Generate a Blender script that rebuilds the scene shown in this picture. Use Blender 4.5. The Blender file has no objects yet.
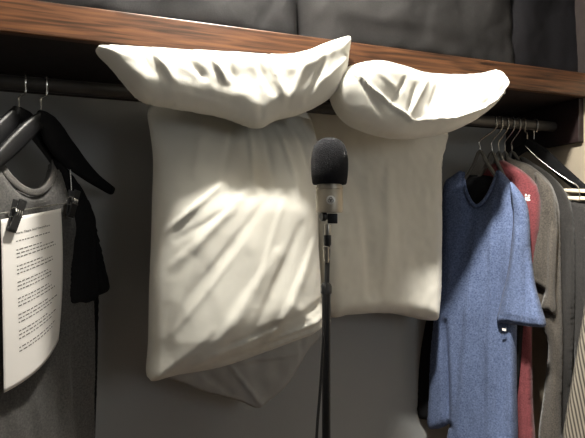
import bpy, bmesh, math, random
import numpy as np
from mathutils import Vector, noise
from mathutils.geometry import delaunay_2d_cdt
random.seed(4)
SC = bpy.context.scene
COL = SC.collection
# ---------------------------------------------------------------- camera
CZ = 1.40
TH = math.radians(19)
F = 480.0
cam = bpy.data.cameras.new('camera'); co = bpy.data.objects.new('camera', cam); COL.objects.link(co)
co.location = (0, 0, CZ); co.rotation_euler = (math.radians(90), 0, -TH)
cam.sensor_width = 36; cam.lens = 36*F/585; cam.clip_start = .02
SC.camera = co
# ---------------------------------------------------------------- world, lights, exposure
w = bpy.data.worlds.new('world'); SC.world = w; w.use_nodes = True
w.node_tree.nodes['Background'].inputs[0].default_value = (.93, .97, 1, 1)
w.node_tree.nodes['Background'].inputs[1].default_value = .032
def lamp(name, typ, loc, e, col, size, rot=(0, 0, 0)):
    l = bpy.data.lights.new(name, typ); l.energy = e; l.color = col
    if typ == 'AREA': l.size = size
    else: l.shadow_soft_size = size
    o = bpy.data.objects.new(name, l); COL.objects.link(o); o.location = loc; o.rotation_euler = rot
    return o
lamp('ceiling_downlight', 'POINT', (.22, .79, CZ+.97), 88, (1, .955, .87), .04)
s2 = lamp('shirt_fill_spot', 'SPOT', (.48, .575, CZ+.97), 210, (1, .955, .87), .035)  # extra spot added to brighten the hanging shirts, not a real fixture
s2.rotation_euler = Vector((1.18-.46, 1.10-.60, -.46-.97)).to_track_quat('-Z', 'Y').to_euler()
s2.data.spot_size = math.radians(34); s2.data.spot_blend = .6
lamp('fill_light', 'AREA', (1.05, -.9, 1.70), 4.0, (.92, .97, 1), .6, (math.radians(82), 0, math.radians(20)))  # added soft fill from behind right, stands for no lamp of the room
vs = SC.view_settings
SC.display_settings.display_device = 'sRGB'
vs.view_transform = 'Standard'; vs.look = 'None'; vs.gamma = 1; vs.exposure = 0; vs.use_curve_mapping = False
# ---------------------------------------------------------------- dimensions of the closet
LIP, ROD, WALL, SIDE = 1.045, 1.16, 1.36, 1.284
SH, LIPH, RODH = .358, .068, .290
# ---------------------------------------------------------------- placement helpers
def ray(x):
    s = (x-292.5)/F
    return math.sin(TH)+s*math.cos(TH), math.cos(TH)-s*math.sin(TH)
class Plane:
    """vertical plane through (px,py) running along (dx,dy); n points at the viewer's side"""
    def __init__(s, px, py, dx, dy):
        l = math.hypot(dx, dy); s.p = (px, py); s.d = (dx/l, dy/l)
        s.n = (s.d[1], -s.d[0])
        if s.n[0]*px+s.n[1]*py > 0: s.n = (-s.n[0], -s.n[1])
    def uz(s, x, y):
        rx, ry = ray(x)
        t = (s.p[0]*s.n[0]+s.p[1]*s.n[1])/(rx*s.n[0]+ry*s.n[1])
        X, Y = rx*t-s.p[0], ry*t-s.p[1]
        return (X*s.d[0]+Y*s.d[1], CZ+(219-y)/F*t)
    def w(s, u, z, o=0.):
        return Vector((s.p[0]+u*s.d[0]+o*s.n[0], s.p[1]+u*s.d[1]+o*s.n[1], z))
    def off(s, o): return Plane(s.p[0]+s.n[0]*o, s.p[1]+s.n[1]*o, s.d[0], s.d[1])
def front(n): return Plane(0, n, 1, 0)
def P(x, y, pl, o=0.):
    u, z = pl.uz(x, y); return pl.w(u, z, o)
# ---------------------------------------------------------------- object helpers
def wloc(o):
    v = Vector((0, 0, 0))
    while o: v += o.location; o = o.parent
    return v
def link(name, verts, faces, mat, parent=None, smooth=True):
    me = bpy.data.meshes.new(name)
    o = bpy.data.objects.new(name, me); COL.objects.link(o)
    verts = [Vector(v) for v in verts]
    if parent: o.parent = parent; base = wloc(parent)
    else:
        lo = Vector((min(v[i] for v in verts) for i in range(3))); hi = Vector((max(v[i] for v in verts) for i in range(3)))
        base = Vector(((lo.x+hi.x)/2, (lo.y+hi.y)/2, lo.z)); o.location = base
    me.from_pydata([v-base for v in verts], [], faces); me.update()
    bm = bmesh.new(); bm.from_mesh(me); bmesh.ops.recalc_face_normals(bm, faces=bm.faces); bm.to_mesh(me); bm.free()
    if smooth:
        me.polygons.foreach_set('use_smooth', [True]*len(me.polygons))
    me.materials.append(mat)
    return o
def root(name, loc, label, cat, group=None):
    o = bpy.data.objects.new(name, None); COL.objects.link(o); o.location = loc; o.empty_display_size = .05
    return tag(o, label, cat, group)
def tag(o, label, cat, group=None):
    o['label'] = label; o['category'] = cat
    if group: o['group'] = group
    return o
class MB:
    def __init__(s): s.v = []; s.f = []
    def add(s, v, f):
        b = len(s.v); s.v += [Vector(a) for a in v]; s.f += [tuple(i+b for i in q) for q in f]; return s
    def box(s, c, sz, ax=None, bev=0.):
        bm = bmesh.new(); bmesh.ops.create_cube(bm, size=1)
        for v in bm.verts: v.co = Vector((v.co.x*sz[0], v.co.y*sz[1], v.co.z*sz[2]))
        if bev: bmesh.ops.bevel(bm, geom=bm.edges[:], offset=bev, segments=2, affect='EDGES', profile=.5)
        bm.verts.index_update()
        ax = ax or (Vector((1, 0, 0)), Vector((0, 1, 0)), Vector((0, 0, 1)))
        vv = [Vector(c)+ax[0]*v.co.x+ax[1]*v.co.y+ax[2]*v.co.z for v in bm.verts]
        ff = [tuple(v.index for v in f.verts) for f in bm.faces]; bm.free()
        return s.add(vv, ff)
    def tube(s, pts, r, n=10, flat=1., cap=True):
        pts = [Vector(p) for p in pts]; rr = r if isinstance(r, (list, tuple)) else [r]*len(pts)
        vs_, fs = [], []
        up = None
        for i, p in enumerate(pts):
            t = (pts[min(i+1, len(pts)-1)]-pts[max(i-1, 0)]).normalized()
            if up is None:
                up = Vector((0, 0, 1)) if abs(t.z) < .9 else Vector((0, 1, 0))
            a = (up-t*up.dot(t)).normalized(); b = t.cross(a); up = a
            for k in range(n):
                q = 2*math.pi*k/n
                vs_.append(p+a*math.cos(q)*rr[i]+b*math.sin(q)*rr[i]*flat)
        for i in range(len(pts)-1):
            for k in range(n):
                k2 = (k+1) % n; fs.append((i*n+k, i*n+k2, (i+1)*n+k2, (i+1)*n+k))
        if cap: fs.append(tuple(range(n))); fs.append(tuple((len(pts)-1)*n+k for k in range(n)))
        return s.add(vs_, fs)
    def lathe(s, c, prof, n=40, ax=Vector((0, 0, 1))):
        ax = ax.normalized(); a = Vector((1, 0, 0)) if abs(ax.x) < .8 else Vector((0, 1, 0))
        a = (a-ax*a.dot(ax)).normalized(); b = ax.cross(a); v, f = [], []
        for r, h in prof:
            for k in range(n):
                q = 2*math.pi*k/n; v.append(Vector(c)+ax*h+a*math.cos(q)*r+b*math.sin(q)*r)
        m = len(prof)
        for i in range(m-1):
            for k in range(n):
                k2 = (k+1) % n; f.append((i*n+k, i*n+k2, (i+1)*n+k2, (i+1)*n+k))
        f.append(tuple(range(n))); f.append(tuple((m-1)*n+k for k in range(n)))
        return s.add(v, f)
    def build(s, name, mat, parent=None, smooth=True): 
        o = link(name, s.v, s.f, mat, parent, smooth)
        if smooth:
            md = o.modifiers.new('edges', 'EDGE_SPLIT'); md.split_angle = math.radians(40)
        return o
def spline(pts, step, closed=False):
    pts = [Vector(p) for p in pts]; n = len(pts); out = []
    rng = n if closed else n-1
    for i in range(rng):
        p0 = pts[(i-1) % n] if closed or i else pts[0]; p1 = pts[i]; p2 = pts[(i+1) % n]
        p3 = pts[(i+2) % n] if closed or i+2 < n else pts[-1]
        m = max(1, int(round((p2-p1).length/step)))
        for k in range(m):
            t = k/m; t2 = t*t; t3 = t2*t
            out.append(.5*((2*p1)+(p2-p0)*t+(2*p0-5*p1+4*p2-p3)*t2+(3*p1-p0-3*p2+p3)*t3))
    if not closed: out.append(pts[-1])
    return out
def sm(a, b, x):
    t = np.clip((x-a)/(b-a), 0, 1); return t*t*(3-2*t)
def segdist(U, Z, a, b):
    dx, dz = b[0]-a[0], b[1]-a[1]; l2 = dx*dx+dz*dz+1e-12
    t = np.clip(((U-a[0])*dx+(Z-a[1])*dz)/l2, 0, 1)
    du, dz_ = U-(a[0]+t*dx), Z-(a[1]+t*dz)
    return np.hypot(du, dz_), t, (dx*(Z-a[1])-dz*(U-a[0]))
def nz(U, Z, su, sz, seed, oct=2):
    return np.array([noise.fractal((u*su, z*sz, seed), .6, 2.2, oct) for u, z in zip(U, Z)])
def soft(name, px, pl, mat, parent=None, fr=.02, bk=.02, R=.03, creases=(), nzs=(), res=.007, bend=None, straight=False, power=.5, build=True):
    """cloth body: an outline gets a puffed front and back with folds. creases: (x0,y0,x1,y1,width,amp)"""
    o = [Vector(pl.uz(*p)) for p in px]
    o = spline(o, res, True) if not straight else [q for i in range(len(o)) for q in spline([o[i], o[(i+1) % len(o)]], res)[:-1]]
    nb = len(o); A = np.array([(v.x, v.y) for v in o])
    lo, hi = A.min(0), A.max(0); g = []
    row = 0; zz = lo[1]
    while zz < hi[1]:
        uu = lo[0]+(res/2 if row % 2 else 0)
        while uu < hi[0]: g.append((uu, zz)); uu += res
        zz += res*.87; row += 1
    g = np.array(g)
    def bdist(U, Z):
        d = np.full(len(U), 9.)
        for i in range(nb):
            d = np.minimum(d, segdist(U, Z, A[i], A[(i+1) % nb])[0])
        return d
    g = g[bdist(g[:, 0], g[:, 1]) > res*.45]
    vin = [Vector(a) for a in A]+[Vector(a) for a in g]
    ov, oe, of, *_ = delaunay_2d_cdt(vin, [(i, (i+1) % nb) for i in range(nb)], [], 1, 1e-7)
    V = np.array([(v.x, v.y) for v in ov]); U, Z = V[:, 0], V[:, 1]
    D = bdist(U, Z); prof = (1-(1-np.clip(D/R, 0, 1))**2)**power; edge = np.clip(D/(R*.35), 0, 1)
    fo = (fr(U, Z) if callable(fr) else np.full(len(U), fr))*prof
    bo = (bk(U, Z) if callable(bk) else np.full(len(U), bk))*prof
    for (x0, y0, x1, y1, wd, am) in creases:
        d, t, sgn = segdist(U, Z, pl.uz(x0, y0), pl.uz(x1, y1))
        wl = np.where(sgn > 0, wd*1.5, wd*.75)
        fo = fo+am*np.exp(-(d/wl)**2)*(.35+.65*np.sin(np.pi*np.clip(t*.9+.05, 0, 1)))*edge
    for (am, su, sz_, seed) in nzs:
        q = nz(U, Z, su, sz_, seed); fo = fo+am*q*edge; bo = bo+am*.6*q*edge
    be = bend(U, Z) if bend else np.zeros(len(U))
    onb = D < 1e-5
    verts = [pl.w(U[i], Z[i], fo[i]+be[i]) for i in range(len(U))]
    bi = {}
    for i in range(len(U)):
        if onb[i]: bi[i] = i
        else: bi[i] = len(verts); verts.append(pl.w(U[i], Z[i], min(-bo[i]+be[i], fo[i]+be[i]-.0008)))
    faces = [tuple(f) for f in of]+[tuple(bi[k] for k in reversed(f)) for f in of]
    if not build: return verts, faces
    return link(name, verts, faces, mat, parent)
# ---------------------------------------------------------------- materials
def mat(name, col, rough=.8, metal=0., var=.0, scale=60., bump=0., bscale=400., sheen=0., stretch=(1, 1, 1), col2=None, spec=.5, detail=3):
    m = bpy.data.materials.new(name); m.use_nodes = True; nt = m.node_tree; b = nt.nodes['Principled BSDF']
    b.inputs['Roughness'].default_value = rough; b.inputs['Metallic'].default_value = metal
    b.inputs['Base Color'].default_value = (*col, 1); b.inputs['Specular IOR Level'].default_value = spec
    if sheen: b.inputs['Sheen Weight'].default_value = sheen; b.inputs['Sheen Roughness'].default_value = .5
    tc = nt.nodes.new('ShaderNodeTexCoord'); mp = nt.nodes.new('ShaderNodeMapping'); mp.inputs['Scale'].default_value = stretch
    nt.links.new(tc.outputs['Object'], mp.inputs['Vector'])
    n = nt.nodes.new('ShaderNodeTexNoise'); n.inputs['Scale'].default_value = scale; n.inputs['Detail'].default_value = detail
    nt.links.new(mp.outputs[0], n.inputs['Vector'])
    r = nt.nodes.new('ShaderNodeValToRGB'); r.color_ramp.elements[0].position = .3; r.color_ramp.elements[1].position = .7
    c2 = col2 or tuple(c*(1+var) for c in col); c1 = tuple(c*(1-var) for c in col) if not col2 else col
    r.color_ramp.elements[0].color = (*c1, 1); r.color_ramp.elements[1].color = (*c2, 1)
    nt.links.new(n.outputs['Fac'], r.inputs[0]); nt.links.new(r.outputs[0], b.inputs['Base Color'])
    if bump:
        n2 = nt.nodes.new('ShaderNodeTexNoise'); n2.inputs['Scale'].default_value = bscale; n2.inputs['Detail'].default_value = 2
        nt.links.new(mp.outputs[0], n2.inputs['Vector'])
        bp = nt.nodes.new('ShaderNodeBump'); bp.inputs['Strength'].default_value = bump; bp.inputs['Distance'].default_value = .002
        nt.links.new(n2.outputs['Fac'], bp.inputs['Height']); nt.links.new(bp.outputs[0], b.inputs['Normal'])
    return m
M = dict(
    wall=mat('grey_wall', (.34, .345, .34), .85, var=.03, scale=4, bump=.15, bscale=120),
    cream=mat('cream_wall', (.50, .43, .33), .85, var=.03, scale=5, bump=.12, bscale=120),
    ceil=mat('ceiling_paint', (.7, .68, .62), .9, var=.02),
    floor=mat('floor_wood', (.16, .10, .06), .6, var=.3, scale=8, stretch=(1, 12, 1)),
    dark=mat('dark_board', (.022, .016, .015), .6, var=.2, scale=40, spec=.3),
    redboard=mat('dark_red_board', (.020, .010, .010), .5, var=.2, scale=30, stretch=(1, .2, 4)),
    rod=mat('rod_metal', (.05, .046, .042), .45, .3, var=.05),
    pillow=mat('cream_cotton', (.71, .69, .62), .85, var=.03, scale=12, bump=.12, bscale=500, sheen=.15),
    hem=mat('shaded_cotton', (.36, .355, .34), .9, var=.04, scale=20, bump=.1, bscale=600),  # pillowcase cotton with the hem's shade put into the colour
    cushion=mat('charcoal_fabric', (.014, .0135, .014), .85, var=.12, scale=300, bump=.2, bscale=600, sheen=.0, spec=.15),
    cushion2=mat('black_fabric', (.008, .0075, .009), .9, var=.12, scale=200, bump=.2, bscale=500, spec=.15),
    cushion3=mat('charcoal_fabric_light', (.021, .020, .020), .85, var=.12, scale=300, bump=.2, bscale=600, spec=.15),
    foam=mat('black_foam', (.007, .0073, .010), .95, var=.35, scale=500, bump=.9, bscale=700, sheen=.04, spec=.2),
    champ=mat('champagne_metal', (.46, .41, .33), .45, .55, var=.04, scale=80),
    badge=mat('silver_badge', (.72, .71, .68), .4, .2, var=.02),
    silver=mat('silver_metal', (.75, .73, .68), .25, .9, var=.02),
    dullsilver=mat('dull_silver', (.42, .39, .34), .35, .9, var=.05),
    blackp=mat('black_plastic', (.012, .012, .013), .4, var=.1),
    blackm=mat('black_painted_tube', (.014, .014, .015), .33, var=.1),
    rubber=mat('cable_rubber', (.016, .016, .017), .6, var=.1),
    velvet=mat('black_velvet', (.008, .008, .009), .9, var=.1, spec=.15),
    gloss=mat('black_gloss', (.008, .008, .009), .42, var=.1, spec=.3),
    clearp=mat('smoky_plastic', (.09, .086, .076), .4, var=.1),
    paper=mat('white_paper', (.86, .83, .79), .8, var=.015, scale=8),
    ink=mat('grey_ink', (.10, .09, .085), .8),
    heather=mat('heather_grey', (.045, .044, .043), .95, col2=(.10, .095, .09), scale=260, bump=.3, bscale=500, sheen=.15),
    rib=mat('ribbed_grey', (.10, .095, .09), .95, var=.25, scale=400, bump=.3, bscale=500),
    blackt=mat('black_jersey', (.009, .009, .010), .95, var=.2, scale=250, bump=.2, bscale=500, spec=.15),
    blue=mat('heather_blue', (.045, .068, .145), .95, col2=(.135, .178, .30), scale=230, bump=.3, bscale=500, sheen=.03),
    red=mat('heather_red', (.09, .014, .017), .95, col2=(.19, .04, .047), scale=260, bump=.3, bscale=500, sheen=.15),
    taupe=mat('heather_taupe', (.035, .030, .025), .95, col2=(.09, .078, .064), scale=260, bump=.3, bscale=500, sheen=.15),
    char=mat('heather_charcoal', (.009, .0085, .008), .95, col2=(.022, .020, .019), scale=260, bump=.3, bscale=500, sheen=.1),
    white=mat('white_print', (.8, .78, .75), .7),
    clamp=mat('cream_wood', (.68, .60, .46), .5, var=.08, scale=30, stretch=(1, 1, 6)),
)
def wood():
    m = mat('walnut_board', (.11, .042, .016), .38, var=.2, scale=3, stretch=(1.6, 30, 34), bump=.15, bscale=30, spec=.4)
    nt = m.node_tree; n = [x for x in nt.nodes if x.type == 'TEX_NOISE'][0]; n.inputs['Detail'].default_value = 9; n.inputs['Distortion'].default_value = .6; n.inputs['Scale'].default_value = 3.6
    r = [x for x in nt.nodes if x.type == 'VALTORGB'][0].color_ramp
    r.elements[0].position = .33; r.elements[0].color = (.022, .010, .005, 1); r.elements[1].position = .66; r.elements[1].color = (.135, .058, .025, 1)
    e = r.elements.new(.5); e.color = (.078, .033, .015, 1)
    return m
M['wood'] = wood()
def knit():
    m = mat('ribbed_knit', (.33, .28, .21), .95, var=.2, scale=200)
    nt = m.node_tree; b = nt.nodes['Principled BSDF']
    tc = [x for x in nt.nodes if x.type == 'TEX_COORD'][0]
    wv = nt.nodes.new('ShaderNodeTexWave'); wv.inputs['Scale'].default_value = 34; wv.bands_direction = 'X'; wv.inputs['Distortion'].default_value = .6
    nt.links.new(tc.outputs['UV'], wv.inputs['Vector'])
    mx = nt.nodes.new('ShaderNodeValToRGB'); mx.color_ramp.elements[0].color = (.035, .030, .025, 1); mx.color_ramp.elements[1].color = (.27, .24, .19, 1)
    nt.links.new(wv.outputs['Fac'], mx.inputs[0]); nt.links.new(mx.outputs[0], b.inputs['Base Color'])
    return m
M['knit'] = knit()
# ================================================================ SETTING
def slab(name, lo, hi, m, bev=0.):
    c = [(a+b)/2 for a, b in zip(lo, hi)]; s = [b-a for a, b in zip(lo, hi)]
    return MB().box(c, s, bev=bev).build(name, m, smooth=False)
def struct(o): o['kind'] = 'structure'; return o
XL, YB = -1.3, -2.2
struct(slab('wall_back', (XL-.05, WALL, 0), (SIDE+.05, WALL+.05, 2.42), M['wall']))
struct(slab('wall_right', (SIDE, .2, 0), (SIDE+.05, WALL, 2.42), M['cream']))
struct(slab('wall_left', (XL-.05, .2, 0), (XL, WALL, 2.42), M['wall']))
struct(slab('floor', (XL-.05, YB, -.05), (SIDE+.05, WALL+.05, 0), M['floor']))
struct(slab('ceiling', (XL-.05, YB, 2.42), (SIDE+.05, WALL+.05, 2.47), M['ceil']))
struct(slab('trim_1', (XL, WALL-.018, CZ+SH-.042), (SIDE-.018, WALL, CZ+SH), M['dark'], .002))       # cleat on the back wall
struct(slab('trim_2', (SIDE-.018, 1.068, CZ+SH-.129), (SIDE, WALL, CZ+SH), M['redboard'], .002))      # cleat on the side wall
struct(slab('trim_3', (SIDE-.012, .55, CZ+SH+.07), (SIDE, WALL, 2.42), M['dark']))      # dark board added on the side wall above the shelf
# shelf
sh = root('closet_shelf', ((XL+SIDE)/2, LIP, CZ+SH), 'long brown wood closet shelf with grained front board above the pillows', 'shelf')
MB().box(((XL+SIDE)/2, (LIP+.02+WALL)/2, CZ+SH+.0105), (SIDE-XL, WALL-LIP-.02, .019)).build('shelf_board', M['dark'], sh, False)
MB().box(((XL+SIDE)/2, LIP+.01, CZ+SH+LIPH/2), (SIDE-XL, .02, LIPH), bev=.0025).build('front_board', M['wood'], sh, False)
rodo = MB().tube([(XL, ROD, CZ+RODH), (SIDE-.018, ROD, CZ+RODH)], .0155, 24).build('closet_rod', M['rod'])
tag(rodo, 'dark round closet rod under the shelf carrying the hangers', 'rod')
# ================================================================ SHELF CUSHIONS
cp = front(1.21)
def up(y0): return lambda U, Z: .13*sm(CZ+SH+.0, CZ+SH+.11, Z)+.012
zb = lambda x: None
def shelf_cushion(x0, x1, label, m, seed, creases, name='cushion', n=1.205, fr=.125):
    pl = front(n)
    u0, u1 = pl.uz(x0, 0)[0], pl.uz(x1, 0)[0]; z0 = CZ+SH+.021; z1 = z0+.36
    def back(u, z):  # world -> pixel, inverse of Plane.uz for this plane
        X, Y = u, n; fw = X*math.sin(TH)+Y*math.cos(TH); rt = X*math.cos(TH)-Y*math.sin(TH)
        return (292.5+F*rt/fw, 219-F*(z-CZ)/fw)
    px = [back(u0, z0+.02), back(u0+.03, z0), back((u0+u1)/2, z0), back(u1-.03, z0), back(u1, z0+.02), back(u1, z0+.18), back(u1-.02, z1-.02),
          back(u1-.08, z1), back((u0+u1)/2, z1-.01), back(u0+.08, z1), back(u0+.02, z1-.02), back(u0, z0+.18)]
    o = soft(name, px, pl, m, fr=fr, bk=.13, R=.07, creases=creases, nzs=((.012, 6, 5, seed), (.003, 25, 20, seed+3)), res=.012)
    return tag(o, label, 'cushion')
shelf_cushion(-190, 292, 'charcoal fabric cushion on the left end of the shelf above the first pillow', M['cushion'], 2.3,
              ((80, -10, 190, 20, .02, .006), (250, 40, 290, -20, .01, -.008)))
shelf_cushion(294, 496, 'lighter charcoal padded cushion in the middle of the shelf, dented left corner', M['cushion3'], 6.1,
              ((296, 5, 345, 15, .014, -.008), (300, 40, 330, -20, .012, .006), (300, 30, 420, 45, .02, .005)))
shelf_cushion(497, 577, 'black fabric bag at the right end of the shelf against the side wall', M['cushion2'], 9.4, (), 'fabric_bag', 1.13, .05)['category'] = 'bag'
# ================================================================ PILLOWS
def bridge(pl_x0, pl_x1, yb, zb_, yf, zf):
    """cloth passing over the rod between body and flap"""
    cs = [(yb, zb_), (yb+.002, .27), (ROD+.022, .300), (ROD+.008, .318), (ROD-.012, .318), (ROD-.03, .300), (yf, zf)]
    cs = spline([Vector((a, b, 0)) for a, b in cs], .012)
    v = []; f = []; nx = 14
    for i in range(nx+1):
        X = pl_x0+(pl_x1-pl_x0)*i/nx
        for c in cs: v.append((X, c.x, CZ+c.y+.004*math.sin(i*1.7)))
    m = len(cs)
    for i in range(nx):
        for k in range(m-1): f.append((i*m+k, i*m+k+1, (i+1)*m+k+1, (i+1)*m+k))
    return v, f
def zpx(pl, x, y): return pl.uz(x, y)[1]
# ---- left pillow
bp = front(1.13)
p1 = root('pillow', (.25, 1.13, CZ-.40), 'large cream pillow folded over the rod, left of the microphone, bright lower half', 'pillow')
z1, z2 = zpx(bp, 240, 120), zpx(bp, 240, 215)
mb = MB()
mb.add(*soft('', [(162, 96), (149, 106), (150, 130), (153, 160), (152, 200), (151, 240), (149, 290), (148, 340), (146, 372), (152, 377), (175, 371), (215, 364), (255, 351), (290, 338), (306, 331), (316, 318),
     (316, 285), (315, 230), (317, 180), (319, 140), (318, 112), (300, 104), (220, 98)], bp, None,
     fr=lambda U, Z: .030+.085*(1-sm(z2, z1, Z))+.17*np.clip(CZ+.05-Z, 0, .30), bk=lambda U, Z: .02+.12*(1-sm(z2-.1, z1, Z)), R=.14,
     bend=lambda U, Z: -.055*sm(CZ+.17, CZ+.27, Z),
     creases=((213, 186, 160, 232, .006, .010), (240, 188, 168, 262, .008, .007), (250, 205, 180, 290, .009, -.004), (225, 205, 172, 238, .005, -.004), (230, 240, 160, 330, .004, .003), (270, 200, 240, 280, .005, .003),
              (248, 125, 243, 190, .006, .006), (262, 127, 262, 185, .006, -.007), (276, 126, 285, 200, .006, .007), (292, 122, 306, 200, .007, -.006), (305, 118, 318, 190, .006, .006),
              (232, 128, 215, 180, .007, -.005), (200, 125, 190, 175, .01, .005), (160, 130, 156, 200, .008, .006),
              (300, 240, 250, 330, .010, .007), (285, 225, 235, 320, .010, -.005), (312, 255, 300, 330, .009, .007), (260, 250, 195, 340, .014, .008),
              (322, 300, 200, 352, .007, .012), (322, 312, 170, 368, .006, .014), (318, 290, 215, 330, .008, -.010), (320, 306, 185, 356, .006, -.012), (215, 330, 160, 368, .010, .008), (290, 300, 205, 338, .006, .008),
              (158, 240, 156, 365, .003, .004), (165, 300, 160, 360, .008, -.005), (190, 240, 165, 320, .009, .006)),
     nzs=((.007, 7, 4, 1.2), (.002, 18, 9, 4.4), (.0006, 60, 45, 7.7)), res=.0062, build=False))
fp = front(1.025)
mb.add(*soft('', [(96, 49), (104, 46), (130, 47), (165, 49), (200, 51), (240, 53), (280, 55), (305, 51), (325, 43), (345, 37), (349, 41), (347, 58), (344, 76), (334, 94), (318, 106),
     (298, 115), (275, 121), (262, 128), (250, 127), (225, 118), (195, 112), (165, 107), (146, 103), (135, 97), (124, 85), (110, 68), (98, 56)], fp, None,
     fr=.050, bk=lambda U, Z: .012+.055*(1-sm(CZ+.29, CZ+.34, Z)), R=.05,
     creases=((150, 55, 170, 85, .007, .009), (135, 52, 148, 78, .006, -.007), (178, 60, 200, 84, .007, -.008), (206, 62, 222, 88, .006, .008), (224, 66, 232, 92, .005, -.007),
              (250, 62, 265, 98, .006, -.010), (262, 60, 276, 104, .005, .010), (275, 60, 282, 100, .005, -.008), (300, 60, 285, 98, .008, .008), (318, 58, 300, 104, .006, -.007),
              (343, 44, 300, 70, .008, .010), (344, 60, 312, 88, .006, .006), (258, 126, 256, 95, .006, -.006), (110, 58, 150, 95, .009, .006), (230, 112, 180, 98, .006, .004)),
     nzs=((.007, 10, 10, 3.1), (.0018, 30, 22, 5.5), (.0005, 90, 70, 8)), res=.0055, build=False))
mb.add(*bridge(bp.uz(185, 110)[0], bp.uz(300, 110)[0], 1.187, .23, 1.06, .24))
link('pillowcase', mb.v, mb.f, M['pillow'], p1)
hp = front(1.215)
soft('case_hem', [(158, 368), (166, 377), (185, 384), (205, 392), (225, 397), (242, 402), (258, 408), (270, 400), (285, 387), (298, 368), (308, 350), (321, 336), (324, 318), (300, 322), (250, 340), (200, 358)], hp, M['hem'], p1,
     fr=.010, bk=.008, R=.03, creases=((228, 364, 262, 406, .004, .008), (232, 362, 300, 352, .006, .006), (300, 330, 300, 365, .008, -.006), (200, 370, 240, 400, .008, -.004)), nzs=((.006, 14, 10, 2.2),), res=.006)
sp = []
for (x, y) in [(157, 196), (156, 240), (155, 290), (153, 340), (150, 370)]:
    sp.append(P(x, y, front(1.165)))
# ---- right pillow
bp2 = front(1.23)
p2 = root('pillow', (.62, 1.23, CZ-.27), 'cream pillow folded over the rod between microphone and blue shirt, flat shaded body', 'pillow')
mb = MB()
z1, z2 = zpx(bp2, 380, 130), zpx(bp2, 380, 240)
mb.add(*soft('', [(308, 108), (306, 140), (308, 200), (312, 260), (318, 305), (327, 317), (345, 315), (385, 313), (410, 317), (425, 320), (433, 317), (435, 290), (436, 250), (438, 210), (440, 180), (442, 160), (446, 145), (446, 130), (415, 112), (370, 108)], bp2, None,
     fr=lambda U, Z: .014+.055*(1-sm(z2, z1, Z)), bk=.05, R=.05,
     creases=((352, 200, 358, 290, .014, -.006), (380, 180, 372, 290, .02, .007), (446, 150, 436, 200, .008, .006), (330, 140, 345, 180, .006, -.004), (440, 200, 430, 300, .006, .004)),
     nzs=((.007, 6, 4, 11.2), (.002, 25, 18, 14.4)), res=.007, build=False))
fp2 = front(1.025)
mb.add(*soft('', [(332, 92), (334, 80), (344, 69), (360, 63), (378, 62), (400, 67), (418, 73), (440, 75), (464, 75), (482, 73), (491, 71), (498, 77), (500, 90), (494, 103), (480, 116), (464, 126), (443, 134), (415, 139), (390, 138), (365, 131), (348, 122), (337, 108)], fp2, None,
     fr=.060, bk=lambda U, Z: .012+.055*(1-sm(CZ+.29, CZ+.34, Z)), R=.05,
     creases=((341, 76, 356, 94, .0035, .013), (356, 94, 376, 110, .0035, .013), (376, 110, 399, 126, .0035, .014), (399, 126, 440, 123, .0035, .014), (440, 123, 470, 113, .0035, .014), (470, 113, 490, 98, .0035, .013), (490, 98, 497, 80, .0035, .010),
              (362, 78, 385, 98, .008, .006), (392, 84, 380, 106, .005, -.007), (412, 86, 397, 118, .005, .009), (402, 90, 394, 116, .004, -.006), (422, 92, 415, 114, .005, -.006), (440, 92, 436, 110, .006, .004), (452, 90, 450, 106, .004, -.004), (474, 92, 476, 104, .004, .003), (350, 90, 372, 122, .006, -.006)),
     nzs=((.007, 10, 10, 23.1), (.0015, 30, 22, 25.5)), res=.0055, build=False))
mb.add(*bridge(bp2.uz(350, 120)[0], bp2.uz(410, 120)[0], 1.232, .21, 1.05, .22))
link('pillowcase', mb.v, mb.f, M['pillow'], p2)
MB().tube(spline([P(490, 73, fp2, .020), P(489, 80, fp2, .040), P(492, 89, fp2, .042), P(494, 97, fp2, .034)], .006), .004, 8).build('case_edge', M['pillow'], p2)
# ================================================================ MICROPHONE ON STAND
FW = .90
def mp(x, y, fw=FW): rx, ry = ray(x); return Vector((rx*fw, ry*fw, CZ+(219-y)/F*fw))
mc = mp(329.5, 212); mx, my = mc.x, mc.y
pxm = FW/F
rt = Vector((math.cos(TH), -math.sin(TH), 0)); tow = Vector((-mc.x, -mc.y, 0)).normalized()
mic = root('microphone', mc, 'condenser microphone with black foam windscreen and champagne metal body', 'microphone')
def zy(y): return (219-y)*pxm+CZ-mc.z
b = mc
MB().lathe(b, [(.5*pxm, zy(138)), (7*pxm, zy(138.6)), (12*pxm, zy(141.5)), (15.5*pxm, zy(146)), (17.6*pxm, zy(152)), (18.6*pxm, zy(160)), (18.7*pxm, zy(167)), (18.2*pxm, zy(176)), (17.2*pxm, zy(183)), (16.2*pxm, zy(184.5)), (12*pxm, zy(184.5))], 48).build('windscreen', M['foam'], mic)
MB().lathe(b, [(12*pxm, zy(181)), (12.4*pxm, zy(185)), (12.4*pxm, zy(186.5)), (13.6*pxm, zy(187)), (13.6*pxm, zy(189)), (13*pxm, zy(189.4)), (13*pxm, zy(190.4)), (13.4*pxm, zy(191)), (13.4*pxm, zy(211)), (13*pxm, zy(212.5)), (3*pxm, zy(212.8))], 48).build('body', M['champ'], mic)
bc = Vector((0, 0, 0))+b+tow*(13.2*pxm)+rt*(1.2*pxm); bc.z = CZ+(219-200.5)*pxm
bd = MB().lathe(bc, [(4.4*pxm, 0), (4.4*pxm, .8*pxm), (3.9*pxm, 1.1*pxm), (.2*pxm, 1.1*pxm)], 28, tow).build('badge', M['badge'], mic)
lg = MB()
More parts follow.
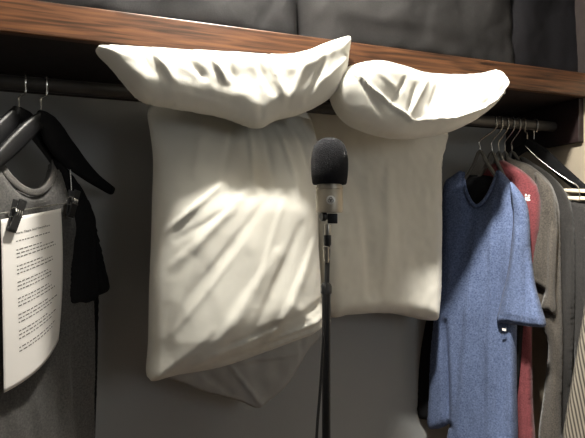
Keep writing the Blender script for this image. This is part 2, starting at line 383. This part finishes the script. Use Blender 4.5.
for dx, dz in ((-1.1, -.6), (1.1, -.6), (0, 1.1)):
    lg.tube([bc+tow*(1.25*pxm)+rt*((dx+1.5*math.cos(a))*pxm)+Vector((0, 0, (dz+1.5*math.sin(a))*pxm)) for a in [2*math.pi*k/16 for k in range(17)]], .28*pxm, 5)
lg.build('ring_emblem', M['ink'], bd)
sw = MB()
sw.box(b+Vector((0, 0, zy(218.5)))+rt*(3*pxm), (10*pxm, 11*pxm, 10*pxm), (rt, tow, Vector((0, 0, 1))), .8*pxm)
sw.box(b+Vector((0, 0, zy(217)))-rt*(2*pxm), (6*pxm, 7*pxm, 5*pxm), (rt, tow, Vector((0, 0, 1))), .8*pxm)
sw.build('swivel_mount', M['blackp'], mic)
MB().lathe(b+Vector((0, 0, zy(216.5)))-rt*(4*pxm)+tow*(2*pxm), [(.1*pxm, 0), (4.2*pxm, 0), (4.8*pxm, 1*pxm), (4.8*pxm, 4*pxm), (4*pxm, 5*pxm), (.2*pxm, 5*pxm)], 20, (tow*.5-rt)).build('knob', M['blackp'], mic)
MB().box(b+Vector((0, 0, zy(217)))-rt*(1*pxm)+tow*(4.5*pxm), (2.5*pxm, 1*pxm, 6*pxm), (rt, tow, Vector((0, 0, 1)))).build('screw', M['silver'], mic)
# stand
st = root('microphone_stand', (mx, my, 0), 'straight black microphone stand rising in front of the two pillows', 'microphone stand')
tb = b-rt*(3.2*pxm)
t0 = Vector((tb.x, tb.y, CZ+(219-224)*pxm))
t1 = Vector((tb.x, tb.y, CZ+(219-286)*pxm)); 
fl = Vector((tb.x, tb.y, .03))
MB().tube([t1+rt*(.5*pxm), t0+rt*(2*pxm)], 2.6*pxm, 16).build('upper_tube', M['blackm'], st)
MB().tube([fl, t1], 4.3*pxm, 20).build('lower_tube', M['blackm'], st)
MB().lathe(t1-Vector((0, 0, 4*pxm)), [(4.4*pxm, -4*pxm), (5.6*pxm, -3*pxm), (5.6*pxm, 4*pxm), (4.6*pxm, 6*pxm), (2.6*pxm, 8*pxm)], 24).build('clutch', M['blackp'], st)
MB().lathe(Vector((tb.x, tb.y, 0)), [(.125, 0), (.125, .012), (.11, .022), (.02, .03), (.012, .05)], 40).build('base', M['blackm'], st)
# cable with plugs
cx = b+tow*(5*pxm)-rt*(2*pxm)
cb = root('microphone_cable', (cx.x, cx.y, 0), 'black microphone cable with silver plugs running down beside the stand', 'cable')
def at(y, dx=0., dt=0.): q = cx+rt*(dx*pxm)+tow*(dt*pxm); q.z = CZ+(219-y)*pxm; return q
MB().lathe(at(235), [(3.0*pxm, 0), (3.3*pxm, 1*pxm), (3.3*pxm, 10*pxm), (3*pxm, 11*pxm)], 20).build('plug', M['dullsilver'], cb)
MB().lathe(at(247), [(2.3*pxm, 0), (3.7*pxm, 3*pxm), (3.7*pxm, 12*pxm)], 20).build('plug_sleeve', M['blackp'], cb)
MB().lathe(at(262, -1.2), [(2.4*pxm, 0), (2.9*pxm, 2*pxm), (2.9*pxm, 13*pxm), (3.3*pxm, 14*pxm), (3.3*pxm, 16*pxm), (2*pxm, 17*pxm)], 20).build('plug', M['dullsilver'], cb)
MB().tube(spline([at(260, -1.2), at(285, -1.5, 4), at(310, -2, 4), at(345, -4.5, 3), at(385, -7, 2), at(438, -11, 2), at(520, -14, 3), (cx.x-.04, cx.y, .25), (cx.x-.05, cx.y-.03, .02), (cx.x-.2, cx.y-.16, .006)], .03), 1.5*pxm, 8).build('cord', M['rubber'], cb)
# ================================================================ HANGER BUILDERS
def hook(rp, neck, curl, r=.0021, tip=.9):
    """chrome wire: loops over the rod at rp (rod axis point), then down to neck. curl = unit dir from rod axis towards the open tip"""
    pts = []
    R = .0185
    c = Vector(rp)
    for k in range(11):
        a = math.radians(-25+k*21)
        pts.append(c+curl*(R*math.cos(a))+Vector((0, 0, R*math.sin(a))))
    pts.append(c-curl*(.012)+Vector((0, 0, -.022)))
    nk = Vector(neck); pts += [nk+Vector((0, 0, .028)), nk+Vector((0, 0, .012)), nk]
    return MB().tube(spline(pts, .006), r, 8)
def arm_bar(pl, pts, wd, dp, m, name, parent, o=0.):
    """hanger shoulder: rounded tapered bar following the pixels pts with height wd[] (m) and depth dp"""
    q = [Vector((*pl.uz(x, y), 0)) for x, y in pts]; s = spline(q, .012)
    n = len(s); v = []; f = []; K = 12
    for i, p in enumerate(s):
        t = (s[min(i+1, n-1)]-s[max(i-1, 0)]).normalized(); a = Vector((-t.y, t.x, 0))
        fr_ = i/(n-1)*(len(wd)-1); k0 = min(int(fr_), len(wd)-2); wv = wd[k0]+(wd[k0+1]-wd[k0])*(fr_-k0)
        for k in range(K):
            g = 2*math.pi*k/K; cc = math.copysign(abs(math.cos(g))**.7, math.cos(g)); ss = math.copysign(abs(math.sin(g))**.7, math.sin(g))
            qq = p+a*(cc*wv/2); v.append(pl.w(qq.x, qq.y, o+ss*dp/2))
    for i in range(n-1):
        for k in range(K):
            k2 = (k+1) % K; f.append((i*K+k, i*K+k2, (i+1)*K+k2, (i+1)*K+k))
    f.append(tuple(range(K))); f.append(tuple((n-1)*K+k for k in range(K)))
    return link(name, v, f, m, parent)
def clip(c, along, nrm, parent, m=M['blackp'], L=.062, tilt=0.):
    up_ = (Vector((0, 0, 1))*math.cos(tilt)+along*math.sin(tilt)).normalized(); al = up_.cross(nrm).normalized()
    k = root_child('clip', c, parent)
    mm = MB()
    for s_ in (1, -1):
        a2 = (up_+nrm*s_*.10).normalized()
        mm.box(c+nrm*(s_*.006)+up_*.002, (.016, .004, L), (al, a2.cross(al), a2), .001)
    mm.box(c-up_*(L*.46), (.018, .006, .008), (al, nrm, up_), .001)
    k = mm.build('clip', m, parent, False)
    sp_ = []
    for i in range(40):
        a = i/40*math.pi*8; sp_.append(c+up_*.006+al*(-.009+.018*i/40)+nrm*(.010*math.cos(a))+up_*(.0095*math.sin(a)))
    MB().tube(sp_, .0011, 6).build('spring', M['silver'], k)
    return k
def root_child(*a): return None
# ================================================================ LEFT: hangers, shirts, lyric sheet
dA = (math.cos(math.radians(48)), math.sin(math.radians(48)))
dB = (math.cos(math.radians(48)), math.sin(math.radians(48)))
XA = P(22, 90, front(ROD)).x; XB = P(43, 90, front(ROD)).x
PA = Plane(XA+.012, ROD-.018, *dA)
PB = Plane(XB+.012, ROD-.010, *dB)
PS = PA.off(.0)          # shirt hangs round hanger A
nA = Vector((PA.n[0], PA.n[1], 0)); aA = Vector((*PA.d, 0))
curl = Vector((-.25, .97, 0)).normalized()
# hanger A carries the shirt
ha = root('clothes_hanger', P(18, 112, PA), 'black clothes hanger at the far left carrying the grey raglan shirt', 'clothes hanger')
arm_bar(PA, [(18, 113), (8, 124), (-6, 140), (-25, 160), (-50, 185)], [.030, .040, .034, .026, .018], .014, M['gloss'], 'hanger_arm', ha)
arm_bar(PA, [(14, 113), (26, 118), (40, 138), (54, 160), (66, 182)], [.030, .040, .030, .022, .014], .014, M['gloss'], 'hanger_arm', ha)
hook((P(25, 82, front(ROD)).x, ROD, CZ+RODH), P(19, 111, PA), curl).build('hook', M['silver'], ha)
# black shirt further behind, only an edge in view
bs = soft('black_shirt', [(70, 190), (84, 210), (92, 232), (98, 270), (98, 330), (97, 380), (95, 440), (93, 480), (20, 500), (-50, 520), (-60, 300), (-50, 200), (-12, 190)], PA.off(-.045), M['blackt'],
     fr=.012, bk=.012, R=.03, nzs=((.005, 16, 2, 3.3),), res=.012)
tag(bs, 'black shirt behind the grey raglan shirt, only a thin edge showing', 'shirt')
# clip hanger in front
hb = root('clip_hanger', P(42, 114, PB), 'wide black clip hanger on the left with rounded arm tip, holding the lyric sheet', 'clothes hanger')
arm_bar(PB, [(38, 117), (48, 124), (58, 141), (72, 158), (92, 177), (112, 191)], [.034, .064, .060, .042, .028, .021], .018, M['velvet'], 'hanger_arm', hb)
arm_bar(PB, [(46, 117), (36, 123), (24, 134), (8, 150), (-14, 170), (-40, 190)], [.030, .036, .036, .030, .02, .016], .016, M['gloss'], 'hanger_arm', hb)
hook((P(46, 82, front(ROD)).x, ROD, CZ+RODH), P(41, 112, PB), curl).build('hook', M['silver'], hb)
PC = PB.off(.010)
MB().tube([P(-45, 220, PC), P(16, 211, PC), P(72, 202, PC)], .0016, 8).build('clip_bar', M['silver'], hb)
MB().tube([P(-45, 220, PC), P(-36, 190, PB)], .0016, 8).build('bar_wire', M['silver'], hb)
MB().tube([P(72, 202, PC), P(70, 165, PB)], .0016, 8).build('bar_wire', M['silver'], hb)
clip(P(10, 216, PC, .016), aA, nA, hb, tilt=.30)
clip(P(67.5, 204, PC, .014), aA, nA, hb, tilt=.22, L=.058)
# raglan shirt
rs = root('raglan_shirt', P(40, 430, PS), 'heather grey shirt with black raglan sleeves hanging behind the lyric sheet', 'shirt')
soft('shirt_body', [(53, 159), (58, 168), (66, 192), (74, 218), (80, 240), (89, 262), (91, 300), (92, 350), (92, 400), (93, 445), (94, 500), (40, 530), (-40, 560), (-90, 560), (-75, 300), (-60, 215), (-30, 190), (-9, 160), (-4, 164), (3, 176), (14, 188), (28, 194), (40, 189), (49, 176)], PS, M['heather'], rs,
     fr=.022, bk=.03, R=.03, creases=((85, 300, 88, 438, .008, .006), (66, 330, 72, 438, .012, -.008), (30, 395, 34, 438, .014, .006), (50, 380, 52, 438, .01, -.004)), nzs=((.006, 14, 3, 1.9), (.002, 30, 12, 4)), res=.008)
nb_ = [PS.w(*PS.uz(x, y), .016+dz) for x, y, dz in [(-9, 160, -.012), (-3, 166, -.004), (4, 177, 0), (15, 188, .003), (28, 193, .004), (40, 188, .003), (49, 175, -.002), (53, 159, -.012)]]
def strip(pts, w_, m, name, parent, th=.0022, nrm=None):
    s = spline(pts, .008); n = len(s); v = []; f = []; K = 8
    for i, p in enumerate(s):
        t = (s[min(i+1, n-1)]-s[max(i-1, 0)]).normalized(); a = t.cross(nrm).normalized()
        for k in range(K):
            g = 2*math.pi*k/K; v.append(p+a*(math.cos(g)*w_/2)+nrm*(math.sin(g)*th))
    for i in range(n-1):
        for k in range(K): k2 = (k+1) % K; f.append((i*K+k, i*K+k2, (i+1)*K+k2, (i+1)*K+k))
    f.append(tuple(range(K))); f.append(tuple((n-1)*K+k for k in range(K)))
    return link(name, v, f, m, parent)
strip(nb_, .016, M['rib'], 'neckband', rs, nrm=nA)
s_ = soft('sleeve', [(53, 157), (62, 163), (78, 184), (90, 206), (97, 232), (103, 262), (108, 289), (95, 297), (92, 303), (78, 306), (66, 303), (65, 270), (66, 240), (69, 218), (62, 186), (56, 170)], PS.off(.010), M['blackt'], rs,
     fr=.018, bk=.02, R=.028, creases=((93, 225, 97, 296, .006, -.014), (80, 230, 80, 300, .012, .006)), nzs=((.004, 22, 6, 2.6),), res=.007)
s_['label'] = 'black raglan sleeve'
s_ = soft('sleeve', [(-12, 158), (-20, 170), (-60, 205), (-95, 240), (-100, 320), (-75, 325), (-60, 300), (-58, 240), (-35, 200)], PS.off(.004), M['blackt'], rs, fr=.02, bk=.02, R=.028, res=.012)
s_['label'] = 'black raglan sleeve'
# lyric sheet
PP = PB.off(.016)
TL, TR, BR, BL = [Vector(PP.uz(*q)) for q in ((1, 219.5), (61, 208.5), (66, 341), (4, 393))]
def page(s, t, o=0.):
    p = TL*(1-s)*(1-t)+TR*s*(1-t)+BR*s*t+BL*(1-s)*t
    mid = 4*s*(1-s)*t*t*.004
    cur = .012*math.sin(math.pi*s)*(.3+.7*t)-.022*t*t*s*s
    return PP.w(p.x+.003*math.sin(math.pi*t)*s, p.y-mid*1.6, cur+o)
nx, ny = 28, 40; v = []; f = []
for sd in (0, -.0004):
    for j in range(ny+1):
        for i in range(nx+1): v.append(page(i/nx, j/ny, sd))
q0 = (nx+1)*(ny+1)
for j in range(ny):
    for i in range(nx):
        a = j*(nx+1)+i; f.append((a, a+1, a+nx+2, a+nx+1)); f.append((q0+a, q0+a+nx+1, q0+a+nx+2, q0+a+1))
for j in range(ny):
    a = j*(nx+1); f.append((a, a+nx+1, q0+a+nx+1, q0+a)); a += nx; f.append((a, q0+a, q0+a+nx+1, a+nx+1))
for i in range(nx):
    f.append((i, q0+i, q0+i+1, i+1)); a = ny*(nx+1)+i; f.append((a, a+1, q0+a+1, q0+a))
ls = root('lyric_sheet', page(.5, 1), 'white printed sheet of song lyrics clipped in front of the grey shirt', 'paper')
link('sheet', v, f, M['paper'], ls)
def text_mesh(body, s0, t0, ws, hs, name, parent):
    cu = bpy.data.curves.new('font', 'FONT'); cu.body = body; cu.size = 1; cu.offset = .015; cu.resolution_u = 2
    to = bpy.data.objects.new('font', cu); COL.objects.link(to)
    bpy.context.view_layer.update(); dg = bpy.context.evaluated_depsgraph_get()
    me = bpy.data.meshes.new_from_object(to.evaluated_get(dg)); bpy.data.objects.remove(to)
    vv = [x.co.copy() for x in me.vertices]; W = max(x.x for x in vv)
    ff = [tuple(p.vertices) for p in me.polygons]
    bpy.data.meshes.remove(me)
    return link(name, [page(s0+x.x/W*ws, t0-x.y*hs, .0006) for x in vv], ff, M['ink'], parent, False)
text_mesh('Here, There And Everywhere', .20, .105, .56, .020, 'title', ls)
tx = MB(); t = .150
for ln in (1, 3, 3, 3, 3, 3, 2+1, 2):
    for k in range(ln):
        s = .20; end = .20+random.uniform(.50, .66) if ln > 1 or t < .2 else .76
        if k == 0 and ln == 3: end = .20+random.uniform(.38, .48)
        while s < end:
            wl = random.uniform(.018, .06)
            a, b_ = s, min(s+wl, end+.01)
            tx.add([page(a, t, .0006), page(b_, t, .0006), page(b_, t-.0062, .0006), page(a, t-.0062, .0006)], [(0, 1, 2, 3)])
            s += wl+.016
        t += .0225
    t += .030
tx.build('printed_lines', M['ink'], ls, False)
# ================================================================ RIGHT: shirts on hangers along the rod
R0 = Plane(1.025, 1.165, .573, -.819)
def RP(dx): return Plane(1.025+dx, 1.165, .573, -.819)
def wire_hanger(x_top, rodx_off, neck, mats, label, shoulders, pl, thick=.0055, group=None, hookr=.0017):
    nk = P(*neck, pl); h = root('clothes_hanger', nk, label, 'clothes hanger', group)
    X = P(x_top, 118, front(ROD)).x
    hook((X, ROD, CZ+RODH), nk, Vector((.35, .94, 0)).normalized(), hookr).build('hook', M['silver'], h)
    pts = [P(x, y, pl) for x, y in shoulders]
    MB().tube(spline(pts, .012), thick, 8, cap=True).build('hanger_frame', mats, h)
    return h
# blue shirt
PBl = RP(0.)
wire_hanger(494, 0, (480, 150), M['clearp'], 'smoky plastic hanger inside the blue t-shirt', [(452, 194), (464, 180), (473, 166), (480, 151), (487, 163), (500, 182), (516, 200)], PBl)
bl = root('tshirt', P(480, 436, PBl), 'heather blue t-shirt hanging on the rod right of the pillows, nearest of the row', 'shirt')
soft('shirt_body', [(462, 171), (452, 176), (444, 184), (441, 210), (440, 250), (436, 300), (431, 350), (429, 395), (428, 424), (436, 429), (446, 426), (450, 424), (447, 438), (448, 470), (480, 480), (516, 478), (518, 438), (517, 380), (517, 330), (520, 290), (524, 250), (528, 225), (526, 208), (514, 186), (499, 170), (496, 178), (491, 192), (483, 204), (476, 207), (470, 200), (465, 186)], PBl, M['blue'], bl,
     fr=lambda U, Z: .016+.018*(1-sm(CZ-.1, CZ+.1, Z)), bk=.016, R=.03,
     creases=((447, 320, 450, 425, .007, -.030), (478, 230, 462, 430, .014, .010), (494, 200, 490, 430, .004, .006), (500, 235, 505, 430, .012, -.010), (512, 330, 514, 438, .008, .012), (470, 215, 455, 300, .012, -.006)),
     nzs=((.010, 13, 2, 31), (.002, 30, 10, 35)), res=.0068)
nR = Vector((*R0.n, 0))
strip([P(x, y, PBl, o) for x, y, o in [(463, 172, 0), (465.5, 187, .008), (471, 200, .013), (477, 206, .014), (484, 202, .013), (491, 191, .010), (496, 178, .006), (498, 171, 0)]], .011, M['blue'], 'neckband', bl, nrm=nR)
slv = soft('sleeve', [(510, 183), (519, 190), (527, 204), (530, 225), (531, 250), (535, 282), (541, 305), (546, 325), (535, 327), (518, 325), (503, 323), (497, 321), (500, 305), (507, 275), (511, 245), (513, 215)], PBl.off(.030), M['blue'], bl,
     fr=.030, bk=.012, R=.030, creases=((519, 230, 506, 320, .006, .008), (526, 250, 528, 324, .008, -.010), (535, 290, 541, 322, .005, .006), (500, 314, 544, 321, .003, -.003), (516, 195, 520, 240, .006, -.004)), nzs=((.004, 25, 6, 38),), res=.006)
MB().box(P(508, 326.5, PBl, .050), (.010, .001, .007), (Vector((*PBl.d, 0)), nR, Vector((0, 0, 1)))).build('care_tag', M['white'], slv, False)
# black shirt edge behind the blue one
g = soft('black_tshirt', [(452, 178), (445, 200), (438, 250), (430, 300), (421, 350), (417, 400), (418, 417), (428, 420), (470, 425), (510, 430), (525, 300), (526, 215), (500, 180), (470, 175)], RP(.020), M['blackt'], fr=.010, bk=.01, R=.02, nzs=((.004, 14, 3, 43),), res=.012)
tag(g, 'black t-shirt just behind the blue one, its left hem corner showing', 'shirt')
wire_hanger(500, 0, (492, 151), M['clearp'], 'smoky plastic hanger second from the left of the right-hand row', [(464, 190), (478, 178), (486, 165), (492, 152), (498, 164), (507, 182), (518, 198)], RP(.020))
# red shirt
PRd = RP(.052)
rd = root('tshirt', P(520, 430, PRd), 'dark red t-shirt with small white chest emblem, between blue and taupe shirts', 'shirt')
soft('shirt_body', [(500, 160), (507, 162), (520, 169), (533, 180), (541, 195), (542, 225), (538, 250), (533, 300), (532, 350), (533, 400), (534, 480), (500, 480), (470, 470), (465, 300), (470, 200), (485, 170)], PRd, M['red'], rd,
     fr=.024, bk=.012, R=.022, creases=((526, 330, 527, 438, .006, -.008), (536, 205, 531, 260, .006, .008)), nzs=((.006, 16, 3, 51),), res=.008)
em = MB()
ec = P(529, 198, PRd, .0235)
axr = (Vector((*PRd.d, 0)), nR, Vector((0, 0, 1)))
for a_, b_, w_, h_ in ((-.004, .008, .004, .006), (.004, .006, .006, .004), (0, 0, .012, .005), (.003, -.007, .009, .004), (-.004, -.005, .003, .005)):
    em.box(ec+axr[0]*a_+axr[2]*b_, (w_, .004, h_), axr)
em.build('chest_emblem', M['white'], rd, False)
wire_hanger(506, 0, (499, 151), M['clearp'], 'smoky plastic hanger carrying the dark red t-shirt', [(480, 190), (488, 177), (494, 165), (499, 152), (504, 164), (514, 176), (530, 192)], PRd)
# taupe shirt
PTp = RP(.090)
tp = root('tshirt', P(545, 430, PTp), 'taupe grey t-shirt with double sleeve hem, right of the dark red shirt', 'shirt')
soft('shirt_body', [(505, 158), (515, 160), (530, 165), (545, 177), (554, 190), (560, 215), (561, 260), (562, 300), (563, 350), (562, 420), (562, 480), (540, 485), (538, 440), (544, 390), (547, 340), (530, 300), (520, 220), (505, 180)], PTp, M['taupe'], tp,
     fr=.020, bk=.012, R=.022, creases=((556, 330, 552, 438, .006, .008), (549, 340, 545, 438, .004, -.006)), nzs=((.006, 16, 3, 61),), res=.008)
soft('sleeve', [(535, 172), (546, 180), (554, 192), (558, 225), (557, 260), (556, 290), (556, 314), (548, 311), (541, 308), (544, 291), (534, 284), (526, 278), (528, 255), (535, 225), (540, 205), (537, 188)], PTp.off(.026), M['taupe'], tp,
     fr=.022, bk=.01, R=.02, creases=((546, 215, 546, 300, .005, -.010), (552, 230, 550, 305, .005, .008), (529, 271, 545, 282, .003, -.003)), nzs=((.004, 25, 6, 68),), res=.006)
wire_hanger(512, 0, (505, 151), M['clearp'], 'smoky plastic hanger carrying the taupe t-shirt', [(490, 188), (496, 176), (501, 164), (505, 152), (510, 163), (526, 173), (545, 188)], PTp)
# charcoal shirt
PCh = RP(.125)
ch = soft('charcoal_shirt', [(520, 158), (535, 164), (552, 176), (566, 192), (574, 215), (576, 260), (575, 320), (572, 380), (568, 440), (566, 480), (545, 480), (548, 380), (545, 260), (530, 190)], PCh, M['char'], fr=.022, bk=.012, R=.022,
     creases=((566, 220, 567, 400, .006, -.010), (571, 230, 572, 320, .005, .008)), nzs=((.006, 16, 3, 71),), res=.009)
tag(ch, 'charcoal shirt hanging between the taupe shirt and the cream clamp hanger', 'shirt')
wire_hanger(518, 0, (512, 151), M['clearp'], 'smoky plastic hanger carrying the charcoal shirt', [(498, 186), (503, 175), (508, 163), (512, 152), (522, 164), (544, 180), (560, 198)], PCh)
# black wide hanger and clamp hanger
PK = Plane(1.185, 1.155, .50, -.866)
bh = root('clothes_hanger', P(528, 146, PK), 'wide black hanger on the right, empty, slanting down to the cream wall', 'clothes hanger')
arm_bar(PK, [(524, 143), (540, 152), (560, 169), (576, 182), (592, 196)], [.03, .036, .030, .024, .02], .014, M['velvet'], 'hanger_arm', bh)
arm_bar(PK, [(530, 143), (520, 150), (508, 160), (498, 172)], [.03, .030, .024, .02], .012, M['velvet'], 'hanger_arm', bh)
hook((P(523, 118, front(ROD)).x, ROD, CZ+RODH), P(527, 143, PK), Vector((.35, .94, 0)).normalized()).build('hook', M['dullsilver'], bh)
PK2 = Plane(1.20, 1.15, .40, -.916)
kh = root('clamp_hanger', P(532, 142, PK2), 'black hanger with thin silver edge and cream wooden trouser clamp, far right', 'clothes hanger')
arm_bar(PK2, [(530, 142), (540, 156), (556, 172), (572, 186), (590, 200)], [.02, .020, .016, .014, .012], .012, M['velvet'], 'hanger_arm', kh, -.012)
hook((P(535, 118, front(ROD)).x, ROD, CZ+RODH), P(534, 139, PK2), Vector((.35, .94, 0)).normalized(), .0019).build('hook', M['silver'], kh)
MB().tube(spline([P(530, 147, PK2, .035), P(540, 157, PK2, .035), P(556, 170, PK2, .032), P(572, 181, PK2, .030), P(581, 187, PK2, .026), P(582, 199, PK2, .020)], .01), .0014, 8).build('wire_frame', M['silver'], kh)
for y_ in (191.5, 199):
    a1, a2 = P(564, y_-1, PK2, .012), P(600, y_, PK2, .012); dd = (a2-a1).normalized()
    MB().box((a1+a2)/2, ((a2-a1).length, .016, .0105), (dd, dd.cross(Vector((0, 0, 1))), Vector((0, 0, 1))), .003).build('clamp_bar', M['clamp'], kh, False)
tr = soft('trousers', [(568, 202), (585, 202), (600, 204), (604, 300), (604, 400), (602, 480), (572, 480), (574, 380), (571, 280), (566, 220)], PK2.off(.002), M['char'], fr=.012, bk=.012, R=.015, creases=((580, 210, 582, 320, .005, .006),), nzs=((.004, 16, 3, 81),), res=.010)
tag(tr, 'dark trousers hanging from the cream wooden clamp at the right edge', 'trousers')
# ribbed knit garment
PN = Plane(1.165, 1.02, .42, -.907)
kn = soft('knit_sweater', [(586, 298), (582, 320), (576, 355), (569, 395), (563, 432), (558, 470), (556, 490), (600, 495), (640, 480), (640, 380), (625, 320), (605, 296), (594, 292)], PN, M['knit'], fr=.02, bk=.015, R=.02, nzs=((.003, 12, 3, 91),), res=.009)
uvl = kn.data.uv_layers.new(name='UVMap')
for lp in kn.data.loops:
    c = kn.data.vertices[lp.vertex_index].co
    u_ = c.x*PN.d[0]+c.y*PN.d[1]; uvl.data[lp.index].uv = ((u_+.19*c.z)*1.0+3, c.z)
tag(kn, 'beige and brown ribbed knit garment at the bottom right corner', 'sweater')
